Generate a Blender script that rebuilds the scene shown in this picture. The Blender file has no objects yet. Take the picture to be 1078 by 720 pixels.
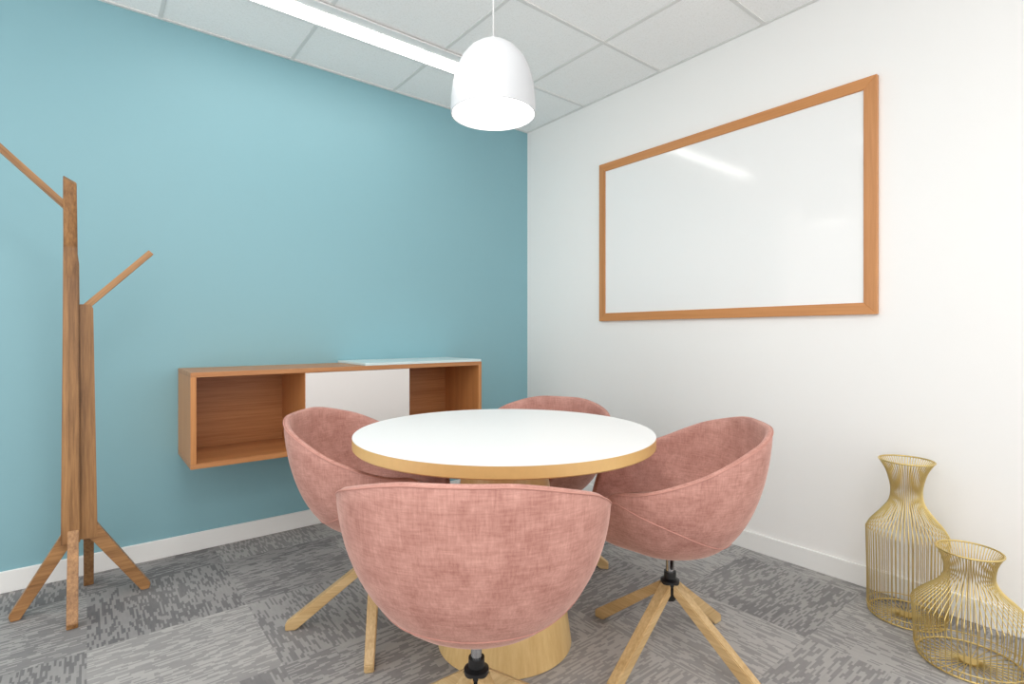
import bpy, bmesh, math, random
from mathutils import Vector, Matrix
random.seed(4)
scene = bpy.context.scene
COL = scene.collection
scene.view_settings.view_transform = 'Standard'

# ------------------------------------------------------------ helpers
def lin(c):
    out = []
    for v in c:
        v = v / 255.0
        out.append(v / 12.92 if v <= 0.04045 else ((v + 0.055) / 1.055) ** 2.4)
    return (out[0], out[1], out[2], 1.0)

def new_mat(name):
    m = bpy.data.materials.new(name)
    m.use_nodes = True
    nt = m.node_tree
    return m, nt, nt.nodes["Principled BSDF"]

def plain(name, rgb, rough=0.5, metal=0.0, bump=0.0, bscale=200.0, vary=0.03):
    m, nt, b = new_mat(name)
    tc = nt.nodes.new("ShaderNodeTexCoord")
    n = nt.nodes.new("ShaderNodeTexNoise")
    n.inputs["Scale"].default_value = bscale
    n.inputs["Detail"].default_value = 3
    nt.links.new(tc.outputs["Object"], n.inputs["Vector"])
    r = nt.nodes.new("ShaderNodeValToRGB")
    c = lin(rgb)
    r.color_ramp.elements[0].color = tuple(max(0, x * (1 - vary)) for x in c[:3]) + (1,)
    r.color_ramp.elements[1].color = tuple(min(1, x * (1 + vary)) for x in c[:3]) + (1,)
    nt.links.new(n.outputs["Fac"], r.inputs["Fac"])
    nt.links.new(r.outputs["Color"], b.inputs["Base Color"])
    b.inputs["Roughness"].default_value = rough
    b.inputs["Metallic"].default_value = metal
    if bump > 0:
        bp = nt.nodes.new("ShaderNodeBump")
        bp.inputs["Strength"].default_value = bump
        bp.inputs["Distance"].default_value = 0.002
        nt.links.new(n.outputs["Fac"], bp.inputs["Height"])
        nt.links.new(bp.outputs["Normal"], b.inputs["Normal"])
    return m

def wood(name, dark, light, axis='X', rough=0.45, fine=90.0, stretch=0.04):
    m, nt, b = new_mat(name)
    tc = nt.nodes.new("ShaderNodeTexCoord")
    mp = nt.nodes.new("ShaderNodeMapping")
    s = [1.0, 1.0, 1.0]
    s['XYZ'.index(axis)] = stretch
    mp.inputs["Scale"].default_value = s
    nt.links.new(tc.outputs["Object"], mp.inputs["Vector"])
    n1 = nt.nodes.new("ShaderNodeTexNoise"); n1.inputs["Scale"].default_value = fine
    n1.inputs["Detail"].default_value = 6; n1.inputs["Roughness"].default_value = 0.65
    n2 = nt.nodes.new("ShaderNodeTexNoise"); n2.inputs["Scale"].default_value = fine * 0.17
    n2.inputs["Detail"].default_value = 3
    nt.links.new(mp.outputs["Vector"], n1.inputs["Vector"])
    nt.links.new(mp.outputs["Vector"], n2.inputs["Vector"])
    mx = nt.nodes.new("ShaderNodeMath"); mx.operation = 'ADD'
    m1 = nt.nodes.new("ShaderNodeMath"); m1.operation = 'MULTIPLY'; m1.inputs[1].default_value = 0.55
    m2 = nt.nodes.new("ShaderNodeMath"); m2.operation = 'MULTIPLY'; m2.inputs[1].default_value = 0.45
    nt.links.new(n1.outputs["Fac"], m1.inputs[0]); nt.links.new(n2.outputs["Fac"], m2.inputs[0])
    nt.links.new(m1.outputs[0], mx.inputs[0]); nt.links.new(m2.outputs[0], mx.inputs[1])
    r = nt.nodes.new("ShaderNodeValToRGB")
    r.color_ramp.elements[0].position = 0.36; r.color_ramp.elements[0].color = lin(dark)
    r.color_ramp.elements[1].position = 0.64; r.color_ramp.elements[1].color = lin(light)
    nt.links.new(mx.outputs[0], r.inputs["Fac"])
    nt.links.new(r.outputs["Color"], b.inputs["Base Color"])
    b.inputs["Roughness"].default_value = rough
    bp = nt.nodes.new("ShaderNodeBump"); bp.inputs["Strength"].default_value = 0.15
    bp.inputs["Distance"].default_value = 0.001
    nt.links.new(n1.outputs["Fac"], bp.inputs["Height"])
    nt.links.new(bp.outputs["Normal"], b.inputs["Normal"])
    return m

def emit(name, rgb, strength):
    m, nt, b = new_mat(name)
    b.inputs["Base Color"].default_value = lin(rgb)
    b.inputs["Emission Color"].default_value = lin(rgb)
    b.inputs["Emission Strength"].default_value = strength
    return m

def obj_from(name, verts, faces, mat, parent=None, smooth=False, loc=None, rot=None):
    me = bpy.data.meshes.new(name)
    me.from_pydata([tuple(v) for v in verts], [], faces)
    bm = bmesh.new(); bm.from_mesh(me)
    bmesh.ops.recalc_face_normals(bm, faces=bm.faces)
    bm.to_mesh(me); bm.free()
    me.materials.append(mat)
    if smooth:
        for p in me.polygons: p.use_smooth = True
    o = bpy.data.objects.new(name, me)
    COL.objects.link(o)
    if parent: o.parent = parent
    if loc: o.location = loc
    if rot: o.rotation_euler = rot
    return o

def box_data(lo, hi):
    x0, y0, z0 = lo; x1, y1, z1 = hi
    v = [(x0,y0,z0),(x1,y0,z0),(x1,y1,z0),(x0,y1,z0),(x0,y0,z1),(x1,y0,z1),(x1,y1,z1),(x0,y1,z1)]
    f = [(0,3,2,1),(4,5,6,7),(0,1,5,4),(1,2,6,5),(2,3,7,6),(3,0,4,7)]
    return v, f

def boxes(name, lst, mat, parent=None, bevel=0.0, loc=None, rot=None, seg=2):
    V, F = [], []
    for lo, hi in lst:
        v, f = box_data(lo, hi)
        k = len(V); V += v; F += [tuple(i + k for i in q) for q in f]
    o = obj_from(name, V, F, mat, parent, loc=loc, rot=rot)
    if bevel > 0:
        bm = bmesh.new(); bm.from_mesh(o.data)
        bmesh.ops.bevel(bm, geom=bm.edges[:], offset=bevel, segments=seg, affect='EDGES', profile=0.5)
        bm.to_mesh(o.data); bm.free()
    return o

def lathe(name, prof, mat, parent=None, n=64, loc=None, smooth=True, closed=False):
    V, F = [], []
    m = len(prof)
    for i in range(n):
        a = 2 * math.pi * i / n
        for r, z in prof: V.append((r * math.cos(a), r * math.sin(a), z))
    for i in range(n):
        j = (i + 1) % n
        for k in range(m - 1 if not closed else m):
            l = (k + 1) % m
            F.append((i*m+k, j*m+k, j*m+l, i*m+l))
    me_o = obj_from(name, V, F, mat, parent, smooth, loc)
    bm = bmesh.new(); bm.from_mesh(me_o.data)
    bmesh.ops.remove_doubles(bm, verts=bm.verts, dist=1e-5)
    bmesh.ops.recalc_face_normals(bm, faces=bm.faces)
    bm.to_mesh(me_o.data); bm.free()
    if smooth: sharp(me_o)
    return me_o

def sharp(o, ang=40):
    bm = bmesh.new(); bm.from_mesh(o.data)
    for e in bm.edges:
        if len(e.link_faces) == 2 and e.calc_face_angle(0) > math.radians(ang): e.smooth = False
    bm.to_mesh(o.data); bm.free()

def tube_data(pts, rad, sides=6, closed=False):
    pts = [Vector(p) for p in pts]; n = len(pts)
    V, F = [], []
    nrm = None
    for i, p in enumerate(pts):
        if closed: t = (pts[(i+1) % n] - pts[i-1])
        else: t = pts[min(i+1, n-1)] - pts[max(i-1, 0)]
        t.normalize()
        if nrm is None:
            nrm = t.cross(Vector((0, 0, 1)))
            if nrm.length < 0.1: nrm = t.cross(Vector((1, 0, 0)))
        nrm = (nrm - t * nrm.dot(t)).normalized()
        b = t.cross(nrm)
        for k in range(sides):
            a = 2 * math.pi * k / sides
            V.append(p + nrm * (math.cos(a) * rad) + b * (math.sin(a) * rad))
    for i in range(n if closed else n - 1):
        j = (i + 1) % n
        for k in range(sides):
            l = (k + 1) % sides
            F.append((i*sides+k, j*sides+k, j*sides+l, i*sides+l))
    if not closed:
        F.append(tuple(range(sides))); F.append(tuple((n-1)*sides + k for k in range(sides)))
    return V, F

def tubes(name, lst, rad, mat, parent=None, sides=6, loc=None):
    V, F = [], []
    for pts, closed in lst:
        v, f = tube_data(pts, rad, sides, closed)
        k = len(V); V += v; F += [tuple(i + k for i in q) for q in f]
    return obj_from(name, V, F, mat, parent, True, loc)

def empty(name, loc, label, cat, rotz=0.0):
    e = bpy.data.objects.new(name, None)
    e.empty_display_size = 0.1
    e.location = loc; e.rotation_euler = (0, 0, rotz)
    COL.objects.link(e)
    e["label"] = label; e["category"] = cat
    return e

def structure(o):
    o["kind"] = "structure"; return o

# ------------------------------------------------------------ dimensions
WX, WY, H = 2.6025, 3.064, 2.605
X0, Y0 = -1.6, -1.7

# ------------------------------------------------------------ materials
M_blue = plain("blue_wall_paint", (136, 180, 190), 0.5, bump=0.06, bscale=300, vary=0.015)
M_white = plain("white_wall_paint", (246, 245, 243), 0.6, bump=0.06, bscale=300, vary=0.01)
M_base = plain("baseboard_paint", (242, 242, 240), 0.4, vary=0.01)
M_tbar = plain("ceiling_grid_metal", (226, 226, 224), 0.5, vary=0.01)
M_house = plain("light_housing", (236, 236, 235), 0.5, vary=0.01)
M_orange = wood("cherry_wood", (168, 108, 62), (198, 140, 90), 'X', 0.4, 120, 0.03)
M_orangeY = wood("cherry_wood_along_wall", (194, 130, 74), (212, 148, 90), 'Y', 0.4, 120, 0.03)
M_orangeZ = wood("cherry_wood_upright", (184, 122, 70), (206, 144, 88), 'Z', 0.4, 120, 0.03)
M_stand = wood("stained_oak", (108, 72, 40), (184, 136, 86), 'Z', 0.4, 90, 0.05)
M_standL = wood("stained_oak_limb", (124, 84, 48), (188, 140, 90), 'X', 0.4, 90, 0.05)
M_leg = wood("natural_oak", (182, 148, 98), (216, 186, 138), 'X', 0.42, 130, 0.05)
M_drum = wood("golden_maple_veneer", (210, 172, 112), (230, 198, 140), 'Z', 0.38, 80, 0.04)
M_edge = plain("golden_edge_band", (216, 176, 114), 0.4, vary=0.06, bscale=60)
M_laminate = plain("white_laminate", (238, 237, 236), 0.4, vary=0.01)
M_door = plain("light_grey_laminate", (228, 224, 221), 0.4, vary=0.01)
M_black = plain("black_plastic", (22, 22, 24), 0.4)
M_chrome = plain("brushed_steel", (190, 190, 192), 0.25, 1.0)
M_board = plain("whiteboard_enamel", (243, 243, 242), 0.10, vary=0.005, bscale=3)
M_gold = plain("brass_wire", (222, 198, 134), 0.36, 1.0)
M_shade = plain("white_enamel", (208, 210, 213), 0.3, vary=0.005)
M_cord = plain("white_cable", (225, 225, 225), 0.5)
M_strip = emit("led_diffuser", (255, 252, 247), 9.5)
M_bulb = emit("lamp_diffuser", (255, 252, 246), 4.0)

def ceiling_mat():
    m, nt, b = new_mat("mineral_ceiling_tile")
    tc = nt.nodes.new("ShaderNodeTexCoord")
    n = nt.nodes.new("ShaderNodeTexNoise"); n.inputs["Scale"].default_value = 130; n.inputs["Detail"].default_value = 5
    n.inputs["Roughness"].default_value = 0.75
    nt.links.new(tc.outputs["Object"], n.inputs["Vector"])
    r = nt.nodes.new("ShaderNodeValToRGB")
    r.color_ramp.elements[0].position = 0.34; r.color_ramp.elements[0].color = lin((241, 241, 239))
    r.color_ramp.elements[1].position = 0.52; r.color_ramp.elements[1].color = lin((254, 254, 253))
    nt.links.new(n.outputs["Fac"], r.inputs["Fac"]); nt.links.new(r.outputs["Color"], b.inputs["Base Color"])
    b.inputs["Roughness"].default_value = 0.9
    bp = nt.nodes.new("ShaderNodeBump"); bp.inputs["Strength"].default_value = 0.12; bp.inputs["Distance"].default_value = 0.002
    nt.links.new(n.outputs["Fac"], bp.inputs["Height"]); nt.links.new(bp.outputs["Normal"], b.inputs["Normal"])
    return m
M_ceil = ceiling_mat()

def carpet_mat():
    m, nt, b = new_mat("carpet_tiles")
    N = nt.nodes; L = nt.links
    def mt(op, a=None, bb=None, cc=None):
        x = N.new("ShaderNodeMath"); x.operation = op
        for i, s in enumerate((a, bb, cc)):
            if s is None: continue
            if isinstance(s, (int, float)): x.inputs[i].default_value = s
            else: L.new(s, x.inputs[i])
        return x.outputs[0]
    def wn2(a, bb):
        cb = N.new("ShaderNodeCombineXYZ"); L.new(a, cb.inputs[0]); L.new(bb, cb.inputs[1])
        w_ = N.new("ShaderNodeTexWhiteNoise"); w_.noise_dimensions = '2D'; L.new(cb.outputs[0], w_.inputs["Vector"])
        return w_.outputs["Value"]
    tc = N.new("ShaderNodeTexCoord")
    sp = N.new("ShaderNodeSeparateXYZ"); L.new(tc.outputs["Object"], sp.inputs[0])
    X, Y = sp.outputs[0], sp.outputs[1]
    # square tiles
    iy = mt('FLOOR', mt('DIVIDE', mt('ADD', Y, 0.18), 0.5))
    ix = mt('FLOOR', mt('DIVIDE', X, 0.5))
    tile = wn2(ix, iy)
    # woven rectangular patches of varying tone inside each tile
    jy = mt('FLOOR', mt('DIVIDE', mt('ADD', Y, 0.18), 0.125))
    jx = mt('FLOOR', mt('DIVIDE', X, 0.1667))
    cell = wn2(jx, jy)
    par = mt('FLOORED_MODULO', mt('ADD', ix, iy), 2.0)
    def dashes(P, Q, pitch, length):
        li = mt('FLOOR', mt('DIVIDE', Q, pitch))
        off = wn2(li, mt('MULTIPLY', li, 0.37))
        ci = mt('FLOOR', mt('ADD', mt('DIVIDE', P, length), mt('MULTIPLY', off, 7.0)))
        return wn2(ci, li)
    A = dashes(X, Y, 0.0065, 0.035); B = dashes(Y, X, 0.0065, 0.035)
    def mixf(f, a, bb):
        q = N.new("ShaderNodeMix"); q.data_type = 'FLOAT'
        L.new(f, q.inputs[0]); L.new(a, q.inputs[2]); L.new(bb, q.inputs[3]); return q.outputs[0]
    d = mixf(par, A, B)
    # threshold varies with the patch so some patches are densely lined and others open
    thr = mt('ADD', mt('MULTIPLY', cell, 0.5), 0.25)
    dd = mt('GREATER_THAN', d, thr)
    n3 = N.new("ShaderNodeTexNoise"); n3.inputs["Scale"].default_value = 2.2; n3.inputs["Detail"].default_value = 2
    L.new(tc.outputs["Object"], n3.inputs["Vector"])
    v = mt('MULTIPLY', dd, 0.22)
    v = mt('ADD', v, mt('MULTIPLY', d, 0.08))
    v = mt('ADD', v, mt('MULTIPLY', tile, 0.34))
    v = mt('ADD', v, mt('MULTIPLY', n3.outputs["Fac"], 0.36))
    r = N.new("ShaderNodeValToRGB")
    r.color_ramp.elements[0].position = 0.15; r.color_ramp.elements[0].color = lin((106, 105, 107))
    r.color_ramp.elements[1].position = 0.90; r.color_ramp.elements[1].color = lin((192, 189, 186))
    L.new(v, r.inputs["Fac"])
    L.new(r.outputs["Color"], b.inputs["Base Color"])
    b.inputs["Roughness"].default_value = 0.95
    return m
M_carpet = carpet_mat()

def velvet_mat():
    m, nt, b = new_mat("crushed_pink_velvet")
    N = nt.nodes; L = nt.links
    tc = N.new("ShaderNodeTexCoord")
    def streak(s, d=4):
        mp = N.new("ShaderNodeMapping"); mp.inputs["Scale"].default_value = s
        L.new(tc.outputs["Object"], mp.inputs["Vector"])
        n = N.new("ShaderNodeTexNoise"); n.inputs["Scale"].default_value = 1.0
        n.inputs["Detail"].default_value = d; n.inputs["Roughness"].default_value = 0.65
        L.new(mp.outputs[0], n.inputs["Vector"]); return n.outputs["Fac"]
    a = streak((22, 22, 230)); c = streak((210, 210, 20)); e = streak((16, 16, 16), 6)
    m1 = N.new("ShaderNodeMath"); m1.operation = 'MULTIPLY_ADD'; m1.inputs[1].default_value = 0.30
    L.new(a, m1.inputs[0])
    m2 = N.new("ShaderNodeMath"); m2.operation = 'MULTIPLY'; m2.inputs[1].default_value = 0.30
    L.new(c, m2.inputs[0]); L.new(m2.outputs[0], m1.inputs[2])
    m3 = N.new("ShaderNodeMath"); m3.operation = 'MULTIPLY_ADD'; m3.inputs[1].default_value = 0.40
    L.new(e, m3.inputs[0]); L.new(m1.outputs[0], m3.inputs[2])
    r = N.new("ShaderNodeValToRGB")
    r.color_ramp.elements[0].position = 0.38; r.color_ramp.elements[0].color = lin((164, 110, 98))
    r.color_ramp.elements[1].position = 0.62; r.color_ramp.elements[1].color = lin((208, 156, 143))
    L.new(m3.outputs[0], r.inputs["Fac"]); L.new(r.outputs["Color"], b.inputs["Base Color"])
    b.inputs["Roughness"].default_value = 0.6
    b.inputs["Sheen Weight"].default_value = 0.6
    b.inputs["Sheen Roughness"].default_value = 0.28
    b.inputs["Sheen Tint"].default_value = lin((255, 220, 208))
    return m
M_velvet = velvet_mat()
M_pipe = plain("pink_piping", (192, 138, 125), 0.7, vary=0.08)
M_marble = plain("pale_mint_slab", (212, 228, 228), 0.3, vary=0.03, bscale=12)

# ------------------------------------------------------------ room shell
structure(boxes("wall_north", [((X0, WY, 0), (WX + 0.1, WY + 0.1, H + 0.1))], M_blue))
structure(boxes("wall_east", [((WX, Y0, 0), (WX + 0.1, WY, H + 0.1))], M_white))
structure(boxes("floor", [((X0, Y0, -0.1), (WX + 0.1, WY + 0.1, 0))], M_carpet))
structure(boxes("ceiling", [((X0, Y0, H), (WX, WY, H + 0.1))], M_ceil))
structure(boxes("baseboard_north", [((X0, WY - 0.012, 0), (WX - 0.012, WY, 0.09))], M_base, bevel=0.003))
structure(boxes("baseboard_east", [((WX - 0.012, Y0, 0), (WX, WY, 0.09))], M_base, bevel=0.003))
grid = []
for k in range(-3, 4):
    x = 0.275 + 0.61 * k
    if X0 < x < WX: grid.append(((x - 0.009, Y0, H - 0.004), (x + 0.009, WY, H)))
for k in range(1, 8):
    y = 3.074 - 0.605 * k
    grid.append(((X0, y - 0.009, H - 0.005), (WX, y + 0.009, H)))
grid.append(((X0, WY - 0.016, H - 0.005), (WX, WY, H)))
grid.append(((WX - 0.016, Y0, H - 0.0045), (WX, WY - 0.016, H)))
structure(boxes("trim_1", grid, M_tbar))

# ------------------------------------------------------------ linear ceiling light
e = empty("linear_ceiling_light", (0.96, 2.535, H), "white linear LED light fixed along the ceiling", "ceiling light")
hl, hw = 0.71, 0.10
boxes("housing", [((-hl, -hw, -0.014), (hl, hw, -0.0055))], M_house, e, 0.001)
boxes("diffuser", [((-hl + 0.01, -hw + 0.065, -0.018), (hl - 0.01, hw - 0.03, -0.0141))], M_strip, e, 0.001)

# ------------------------------------------------------------ pendant lamp
px, py, pz = 1.128, 1.515, 1.86
e = empty("pendant_lamp", (px, py, H), "glossy white dome pendant lamp hanging over the table", "pendant lamp")
zb = pz - H
outer = [(0.150, 0.0), (0.1505, 0.02), (0.149, 0.06), (0.143, 0.11), (0.131, 0.155), (0.112, 0.195), (0.088, 0.225),
         (0.060, 0.245), (0.034, 0.255), (0.020, 0.258)]
inner = [(r - 0.004, z - 0.004) for r, z in outer][::-1]
inner[-1] = (0.146, 0.0)
lathe("lamp_shade", [(r, z + zb) for r, z in outer + inner], M_shade, e, 72, closed=True)
lathe("lamp_cap", [(0.0, zb + 0.275), (0.010, zb + 0.275), (0.014, zb + 0.262), (0.030, zb + 0.257), (0.030, zb + 0.245), (0, zb + 0.245)], M_shade, e, 32)
lathe("light_diffuser", [(0, zb + 0.014), (0.12, zb + 0.014), (0.143, zb + 0.018), (0.143, zb + 0.024), (0, zb + 0.024)], M_bulb, e, 48)
tubes("cord", [([(0, 0, zb + 0.27), (0, 0, -0.01)], False)], 0.0028, M_cord, e, 8)
lathe("ceiling_canopy", [(0, -0.03), (0.03, -0.03), (0.045, -0.02), (0.05, 0), (0, 0)], M_shade, e, 32)

# ------------------------------------------------------------ whiteboard
e = empty("whiteboard", (WX, (0.78 + 2.325) / 2, 1.165), "wall-mounted glossy whiteboard with a cherry wood frame", "whiteboard")
hw = (2.325 - 0.78) / 2; hh = 2.171 - 1.165; fw = 0.050; fd = 0.022
boxes("writing_surface", [((-0.015, -hw + fw - 0.004, fw - 0.004), (0, hw - fw + 0.004, hh - fw + 0.004))], M_board, e)
def frame_piece(name, pts, mat):
    V = [(-fd, y, z) for y, z in pts] + [(0, y, z) for y, z in pts]
    F = [(0,1,2,3), (7,6,5,4)] + [(i, (i+1) % 4, (i+1) % 4 + 4, i + 4) for i in range(4)]
    o = obj_from(name, V, F, mat, e)
    bm = bmesh.new(); bm.from_mesh(o.data)
    bmesh.ops.bevel(bm, geom=bm.edges[:], offset=0.0015, segments=1, affect='EDGES'); bm.to_mesh(o.data); bm.free()
frame_piece("frame_rail", [(-hw, 0), (hw, 0), (hw - fw, fw), (-hw + fw, fw)], M_orangeY)
frame_piece("frame_rail", [(-hw, hh), (hw, hh), (hw - fw, hh - fw), (-hw + fw, hh - fw)], M_orangeY)
frame_piece("frame_stile", [(-hw, 0), (-hw, hh), (-hw + fw, hh - fw), (-hw + fw, fw)], M_orangeZ)
frame_piece("frame_stile", [(hw, 0), (hw, hh), (hw - fw, hh - fw), (hw - fw, fw)], M_orangeZ)

# ------------------------------------------------------------ wall console
cx0, cx1, cy0, cz0, cz1 = 0.35, 1.892, 2.662, 0.493, 0.914
e = empty("wall_console", (cx0, WY, cz0), "cherry wood wall-hung console with open cubbies and pale middle door", "cabinet")
W = cx1 - cx0; D = -(WY - cy0); T = 0.022; hC = cz1 - cz0
boxes("top_panel", [((0, D, hC - T), (W, 0, hC))], M_orange, e, 0.001)
boxes("bottom_panel", [((0, D, 0), (W, 0, T))], M_orange, e, 0.001)
boxes("side_panel", [((0, D, T), (T, 0, hC - T))], M_orangeZ, e, 0.001)
boxes("side_panel", [((W - T, D, T), (W, 0, hC - T))], M_orangeZ, e, 0.001)
boxes("divider", [((0.484, D + 0.002, T), (0.484 + T, 0, hC - T))], M_orangeZ, e, 0.001)
boxes("divider", [((1.03, D + 0.002, T), (1.03 + T, 0, hC - T))], M_orangeZ, e, 0.001)
boxes("back_panel", [((T, -0.012, T), (W - T, -0.001, hC - T))], M_orange, e)
boxes("door", [((0.486, D - 0.001, T + 0.002), (1.05, D + 0.017, hC - T - 0.002))], M_door, e, 0.001)

s = boxes("counter_slab", [((0, -0.40, 0), (0.745, 0, 0.014))], M_marble, None, 0.002, loc=(1.145, WY - 0.001, cz1 + 0.0003))
s["label"] = "thin pale mint slab lying on the console top"; s["category"] = "slab"

# ------------------------------------------------------------ table
TX, TY = 1.160, 1.490
e = empty("round_table", (TX, TY, 0), "round white-topped table with wood edge and conical wood base", "table")
lathe("table_top", [(0, 0.739), (0.519, 0.739), (0.5205, 0.7405), (0.519, 0.742), (0, 0.742)], M_laminate, e, 128)
lathe("edge_band", [(0, 0.703), (0.516, 0.703), (0.5205, 0.707), (0.5205, 0.7395), (0, 0.7395)], M_edge, e, 128)
lathe("pedestal_base", [(0, 0.001), (0.232, 0.001), (0.235, 0.004), (0.138, 0.703), (0, 0.703)], M_drum, e, 96)

# ------------------------------------------------------------ chairs
def sstep(a, b, x):
    t = max(0, min(1, (x - a) / (b - a))); return t * t * (3 - 2 * t)
def rimZ(t):   # t degrees from front (0) to back (180)
    return 0.462 + 0.140 * sstep(18, 54, t) + 0.108 * sstep(50, 128, t) + 0.073 * sstep(92, 165, t)
def rimR(th):
    c, s_ = math.cos(th), math.sin(th)
    ax = 0.305 if c < 0 else 0.275
    ay = 0.328
    p = 2.25
    return 1.0 / ((abs(c) / ax) ** p + (abs(s_) / ay) ** p) ** (1 / p)
def outerP(th, s):
    td = abs((math.degrees(th) + 180) % 360 - 180)
    Z = rimZ(td); R = rimR(th)
    r = 0.08 + (R - 0.08) * (0.88 * math.sin(s * math.pi / 2) ** 0.96 + 0.12 * s)
    z = 0.363 + (Z - 0.363) * (1 - math.cos(s * math.pi / 2)) ** 0.98
    return Vector((r * math.cos(th), r * math.sin(th), z))
def innerP(th, s):
    td = abs((math.degrees(th) + 180) % 360 - 180)
    Z = rimZ(td) ; R = rimR(th) - 0.020
    r = 0.06 + (R - 0.06) * (0.88 * math.sin(s * math.pi / 2) ** 0.96 + 0.12 * s)
    z = 0.411 + (Z - 0.411) * (1 - math.cos(s * math.pi / 2)) ** 1.04
    return Vector((r * math.cos(th), r * math.sin(th), z))
def inner_r_at(th, z):
    lo, hi = 0.0, 1.0
    if innerP(th, 1.0).z <= z: return rimR(th) - 0.020
    for _ in range(25):
        mid = (lo + hi) / 2
        if innerP(th, mid).z < z: lo = mid
        else: hi = mid
    return innerP(th, lo).xy.length

def build_chair():
    root = empty("tub_armchair", (0, 0, 0), "", "chair")
    n = 96; ms = [i / 18 for i in range(19)]
    rings = []
    for i in range(n):
        th = 2 * math.pi * i / n
        col = [outerP(th, s) for s in ms]
        a = col[-1]; b_ = innerP(th, 1.0)
        d = (b_ - a)
        for k in (0.2, 0.5, 0.8):
            q = a + d * k; q = Vector((q.x, q.y, q.z + 0.008 * math.sin(math.pi * k))); col.append(q)
        col += [innerP(th, s) for s in reversed(ms)]
        rings.append(col)
    V = []; F = []; m = len(rings[0])
    for c in rings: V += c
    for i in range(n):
        j = (i + 1) % n
        for k in range(m - 1): F.append((i*m+k, j*m+k, j*m+k+1, i*m+k+1))
    V.append(Vector((0, 0, 0.361))); c0 = len(V) - 1
    V.append(Vector((0, 0, 0.411))); c1 = len(V) - 1
    for i in range(n):
        j = (i + 1) % n
        F.append((c0, j*m, i*m)); F.append((c1, i*m+m-1, j*m+m-1))
    obj_from("seat_shell", V, F, M_velvet, root, True)
    V = []; F = []
    zs = 0.476
    prof = [(0, 0.492), (0.35, 0.491), (0.65, 0.486), (0.85, 0.480), (1.0, zs)]
    for i in range(n):
        th = 2 * math.pi * i / n
        td = abs((math.degrees(th) + 180) % 360 - 180)
        if rimZ(td) < zs + 0.01: R = rimR(th) - 0.012
        else: R = min(inner_r_at(th, zs) + 0.004, rimR(th) - 0.012)
        for k, z in prof: V.append((R * k * math.cos(th), R * k * math.sin(th), z))
        rb = min(R, inner_r_at(th, 0.452) + 0.002)
        V.append((rb * math.cos(th), rb * math.sin(th), 0.452))
        V.append((0, 0, 0.445))
    m = len(prof) + 2
    for i in range(n):
        j = (i + 1) % n
        for k in range(m - 1): F.append((i*m+k, j*m+k, j*m+k+1, i*m+k+1))
    o = obj_from("seat_cushion", V, F, M_velvet, root, True)
    bm = bmesh.new(); bm.from_mesh(o.data); bmesh.ops.remove_doubles(bm, verts=bm.verts, dist=1e-5)
    bmesh.ops.recalc_face_normals(bm, faces=bm.faces); bm.to_mesh(o.data); bm.free()
    rim = [outerP(2 * math.pi * i / 120, 1.0) + Vector((0, 0, 0.002)) for i in range(120)]
    seams = [(rim, True)]
    for sg in (1, -1):
        pts = []
        for i in range(41):
            u = i / 40
            td = 34 + (180 - 34) * u
            s = 0.98 - 0.60 * sstep(0, 0.70, u) - 0.04 * u
            pts.append(outerP(math.radians(td * sg), s))
        seams.append((pts, False))
    tubes("piping", seams, 0.0021, M_pipe, root, 6)
    lathe("swivel_plate", [(0, 0.338), (0.06, 0.338), (0.072, 0.350), (0.072, 0.365), (0, 0.365)], M_black, root, 32)
    lathe("gas_column", [(0, 0.25), (0.014, 0.25), (0.014, 0.338), (0, 0.338)], M_chrome, root, 24)
    lathe("hub", [(0, 0.182), (0.018, 0.182), (0.022, 0.192), (0.022, 0.228), (0.031, 0.236), (0.031, 0.250),
                  (0.020, 0.256), (0.020, 0.278), (0, 0.278)], M_black, root, 32)
    tubes("lever", [([(0, 0.04, 0.350), (0.02, 0.15, 0.350)], False), ], 0.005, M_black, root, 8)
    return root

def add_legs(root, base_ang):
    for k in range(4):
        a = base_ang + k * math.pi / 2
        r0, z0, r1 = 0.024, 0.226, 0.315
        w0, w1, h0 = 0.020, 0.0155, 0.018
        V = []
        for sy in (-1, 1):
            V += [(r0, sy * w0, z0 - h0), (r0, sy * w0, z0 + h0),
                  (r1 + 0.004, sy * w1, 0.026), (r1 + 0.004, sy * w1, 0.001), (r1 - 0.033, sy * w1, 0.001)]
        F = [(0, 1, 2, 3, 4), (9, 8, 7, 6, 5)] + [(i, (i + 1) % 5, (i + 1) % 5 + 5, i + 5) for i in range(5)]
        o = obj_from("leg", V, F, M_leg, root)
        bm = bmesh.new(); bm.from_mesh(o.data)
        bmesh.ops.bevel(bm, geom=bm.edges[:], offset=0.003, segments=2, affect='EDGES'); bm.to_mesh(o.data); bm.free()
        o.rotation_euler = (0, 0, a)

chairs = [
    ((0.757, 1.087), 48, 6, 0.0, "dusty pink velvet tub armchair, its back turned to the viewer"),
    ((1.545, 1.072), 134, 2, 0.0, "dusty pink velvet tub armchair tucked in beside the white wall"),
    ((0.850, 1.885), -42, 62, 0.0, "dusty pink velvet tub armchair in front of the console"),
    ((1.675, 1.880), 206, -50, -0.035, "dusty pink velvet tub armchair mostly hidden behind the table"),
]
proto = build_chair()
parts = list(proto.children)
roots = [proto]
for i in range(3):
    r = proto.copy(); COL.objects.link(r); roots.append(r)
    for p in parts:
        q = p.copy(); q.parent = r; COL.objects.link(q)
for r, (p, face, leg, dz, lab) in zip(roots, chairs):
    r.location = (p[0], p[1], 0); r.rotation_euler = (0, 0, math.radians(face))
    r["label"] = lab; r["category"] = "chair"; r["group"] = "pink tub armchairs around the table"
    for c in r.children:
        if not c.name.startswith("hub"): c.location.z = dz      # seat height set on the gas column
    add_legs(r, math.radians(leg - face))

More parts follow.
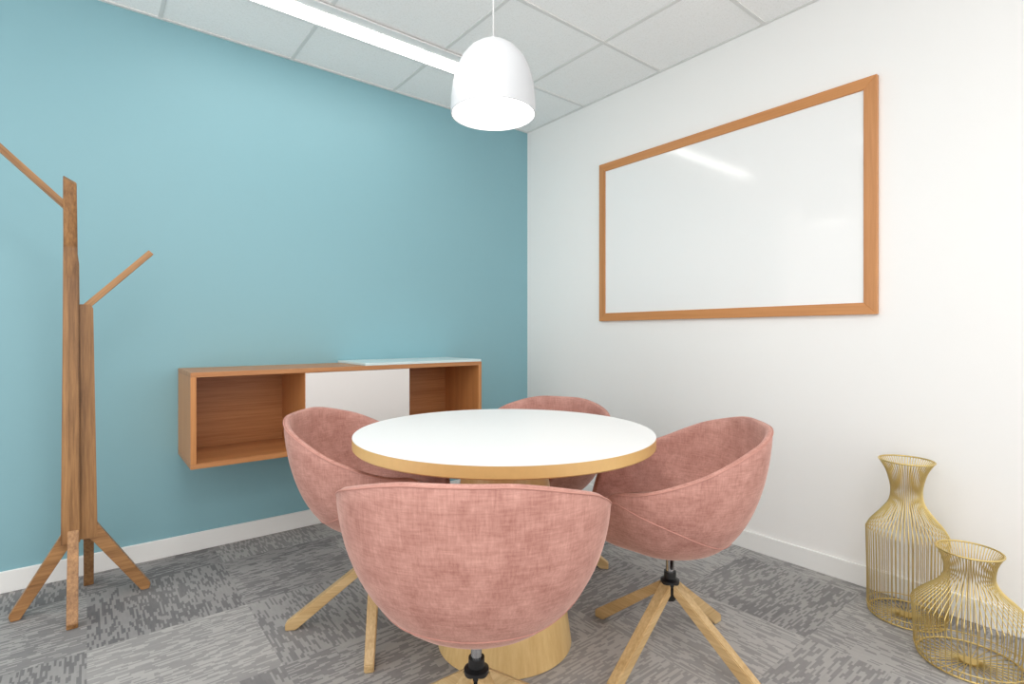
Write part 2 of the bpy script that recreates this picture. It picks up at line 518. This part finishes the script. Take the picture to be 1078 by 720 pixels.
# ------------------------------------------------------------ coat stand
e = empty("coat_stand", (-0.016, 2.742, 0), "stained oak coat stand with angled branches and splayed feet", "coat stand")
def prism(name, A, axis, lo, hi, mat, ang=0.0, off=(0, 0), bev=0.002, fix=None):
    """extrude an (h, z) profile along the other horizontal axis"""
    n = len(A)
    def P(p, q): return (p[0], q, p[1]) if axis == 'y' else (q, p[0], p[1])
    V = [P(p, lo) for p in A] + [P(p, hi) for p in A]
    if fix: V = [fix(v) for v in V]
    F = [tuple(range(n)), tuple(range(2 * n - 1, n - 1, -1))] + [(i, (i+1) % n, (i+1) % n + n, i + n) for i in range(n)]
    o = obj_from(name, V, F, mat, e)
    bm = bmesh.new(); bm.from_mesh(o.data)
    bmesh.ops.bevel(bm, geom=bm.edges[:], offset=bev, segments=2, affect='EDGES'); bm.to_mesh(o.data); bm.free()
    o.rotation_euler = (0, 0, ang); o.location = (off[0], off[1], 0)
    return o
prism("post", [(-0.062, 0.262), (-0.002, 0.262), (-0.008, 1.36), (-0.036, 1.60), (-0.056, 1.60)], 'y', -0.022, 0.024, M_stand)
prism("post", [(-0.002, 0.262), (0.050, 0.262), (0.036, 1.185), (0.028, 1.20), (-0.008, 1.20)], 'y', -0.022, 0.022, M_stand)
prism("post", [(-0.030, 0.262), (0.040, 0.262), (0.030, 1.17), (-0.030, 1.17)], 'y', 0.024, 0.058, M_stand)
def taper(v):
    k = max(0.0, (v[2] - 0.262) / 1.4)
    return (-0.034 + (v[0] + 0.0335) * (1.06 - 0.34 * k), v[1], v[2] + 0.4 * (v[0] + 0.0335) * (-1 if v[2] > 1.6 else 0))
prism("post", [(-0.022, 0.262), (-0.050, 0.262), (-0.046, 1.30), (-0.060, 1.42), (-0.150, 1.652), (-0.128, 1.668), (-0.034, 1.46), (-0.022, 1.34)],
      'x', -0.061, -0.006, M_stand, fix=taper)
def limb(name, ang, r0, z0, r1, z1, w, h, off=0.0):
    Ln = math.hypot(r1 - r0, z1 - z0); sl = math.atan2(z1 - z0, r1 - r0)
    o = boxes(name, [((0, -w / 2, -h / 2), (Ln, w / 2, h / 2))], M_standL, e, 0.002)
    dx, dy = math.cos(ang), math.sin(ang)
    o.matrix_local = Matrix.Translation((dx * r0 - dy * off, dy * r0 + dx * off, z0)) @ Matrix.Rotation(ang, 4, 'Z') @ Matrix.Rotation(-sl, 4, 'Y')
    return o
limb("branch", math.pi, 0.043, 1.580, 0.30, 1.84, 0.034, 0.024)
limb("branch", 0, 0.010, 1.188, 0.230, 1.43, 0.034, 0.024)
for ang, rr, ox in ((math.pi, 0.208, 0), (0, 0.222, 0), (-math.pi / 2, 0.220, -0.026), (math.pi / 2, 0.205, 0.022)):
    zt = 0.315
    prof = [(0.022, 0.262), (0.022, zt - 0.012), (0.050, zt), (rr + 0.006, 0.022), (rr, 0.001), (rr - 0.026, 0.001), (0.036, 0.245)]
    prism("foot", prof, 'y', -0.017, 0.017, M_standL, ang, (ox, 0))

# ------------------------------------------------------------ wire vases
def catmull(pts, n):
    out = []
    P = [pts[0]] + pts + [pts[-1]]
    for i in range(1, len(P) - 2):
        p0, p1, p2, p3 = [Vector(q) for q in P[i-1:i+3]]
        for k in range(n):
            t = k / n
            out.append(0.5 * ((2*p1) + (-p0+p2)*t + (2*p0-5*p1+4*p2-p3)*t*t + (-p0+3*p1-3*p2+p3)*t*t*t))
    out.append(Vector(pts[-1])); return out

def wire_vase(x, y, prof, label, nw):
    e = empty("wire_vase", (x, y, 0), label, "vase")
    e["group"] = "brass wire vases on the carpet"
    pr = catmull(prof, 5)
    wires = []
    for i in range(nw):
        a = 2 * math.pi * i / nw
        wires.append(([(p[0] * math.cos(a), p[0] * math.sin(a), p[1]) for p in pr], False))
    tubes("wire_body", wires, 0.0015, M_gold, e, 6)
    def ring(r, z, rad, nm):
        tubes(nm, [([(r * math.cos(t * math.pi / 36), r * math.sin(t * math.pi / 36), z) for t in range(72)], True)], rad, M_gold, e, 8)
    ring(prof[-1][0], prof[-1][1], 0.003, "rim_ring")
    ring(prof[0][0], prof[0][1] + 0.001, 0.003, "base_ring")
    ring(prof[1][0] + 0.001, prof[1][1], 0.0017, "base_ring")
    r0 = prof[0][0]
    sp = [([(0.02 * math.cos(a), 0.02 * math.sin(a), 0.0045), (r0 * math.cos(a), r0 * math.sin(a), 0.0045)], False)
          for a in [2 * math.pi * i / (nw // 2) for i in range(nw // 2)]]
    tubes("base_wires", sp, 0.0016, M_gold, e, 6)
    lathe("base_disc", [(0, 0.002), (0.024, 0.002), (0.024, 0.007), (0, 0.007)], M_gold, e, 32)
wire_vase(2.455, 0.645, [(0.122, 0.005), (0.126, 0.030), (0.127, 0.16), (0.130, 0.310), (0.129, 0.325), (0.115, 0.352), (0.084, 0.392), (0.058, 0.432), (0.050, 0.468), (0.052, 0.505),
                   (0.065, 0.555), (0.088, 0.597)], "tall brass wire vase with a narrow neck", 60)
wire_vase(2.268, 0.424, [(0.138, 0.005), (0.146, 0.030), (0.149, 0.10), (0.154, 0.165), (0.153, 0.178), (0.128, 0.206), (0.086, 0.246), (0.067, 0.280), (0.066, 0.31),
                    (0.073, 0.34), (0.087, 0.369)], "squat brass wire vase with a wide belly", 60)

# ------------------------------------------------------------ lights
def area(name, loc, rot, sx, sy, power, col=(1, 1, 1)):
    l = bpy.data.lights.new(name, 'AREA'); l.shape = 'RECTANGLE'; l.size = sx; l.size_y = sy
    l.energy = power; l.color = col
    o = bpy.data.objects.new(name, l); o.location = loc; o.rotation_euler = rot; COL.objects.link(o)
area("added_fill", (0.3, -0.6, H - 0.03), (0, 0, 0), 1.2, 0.6, 18, (1, 0.99, 0.97))  # added fill light behind the camera, no modelled fixture
area("added_fill", (0.3, 1.2, H - 0.03), (0, 0, 0), 0.6, 0.6, 13, (1, 0.99, 0.97))  # second added fill above the frame, lifts the room's brightness

w = bpy.data.worlds.new("room_surroundings"); scene.world = w; w.use_nodes = True
w.node_tree.nodes["Background"].inputs[0].default_value = (1, 0.99, 0.975, 1)
w.node_tree.nodes["Background"].inputs[1].default_value = 1.72

# ------------------------------------------------------------ camera
cam = bpy.data.cameras.new("camera"); cam.sensor_width = 36; cam.lens = 559 / 1078 * 36
cam.shift_y = -8 / 1078; cam.clip_start = 0.02
co = bpy.data.objects.new("camera", cam); co.location = (0, 0, 1.08)
co.rotation_euler = (math.radians(90), 0, math.radians(-38.68)); COL.objects.link(co)
scene.camera = co
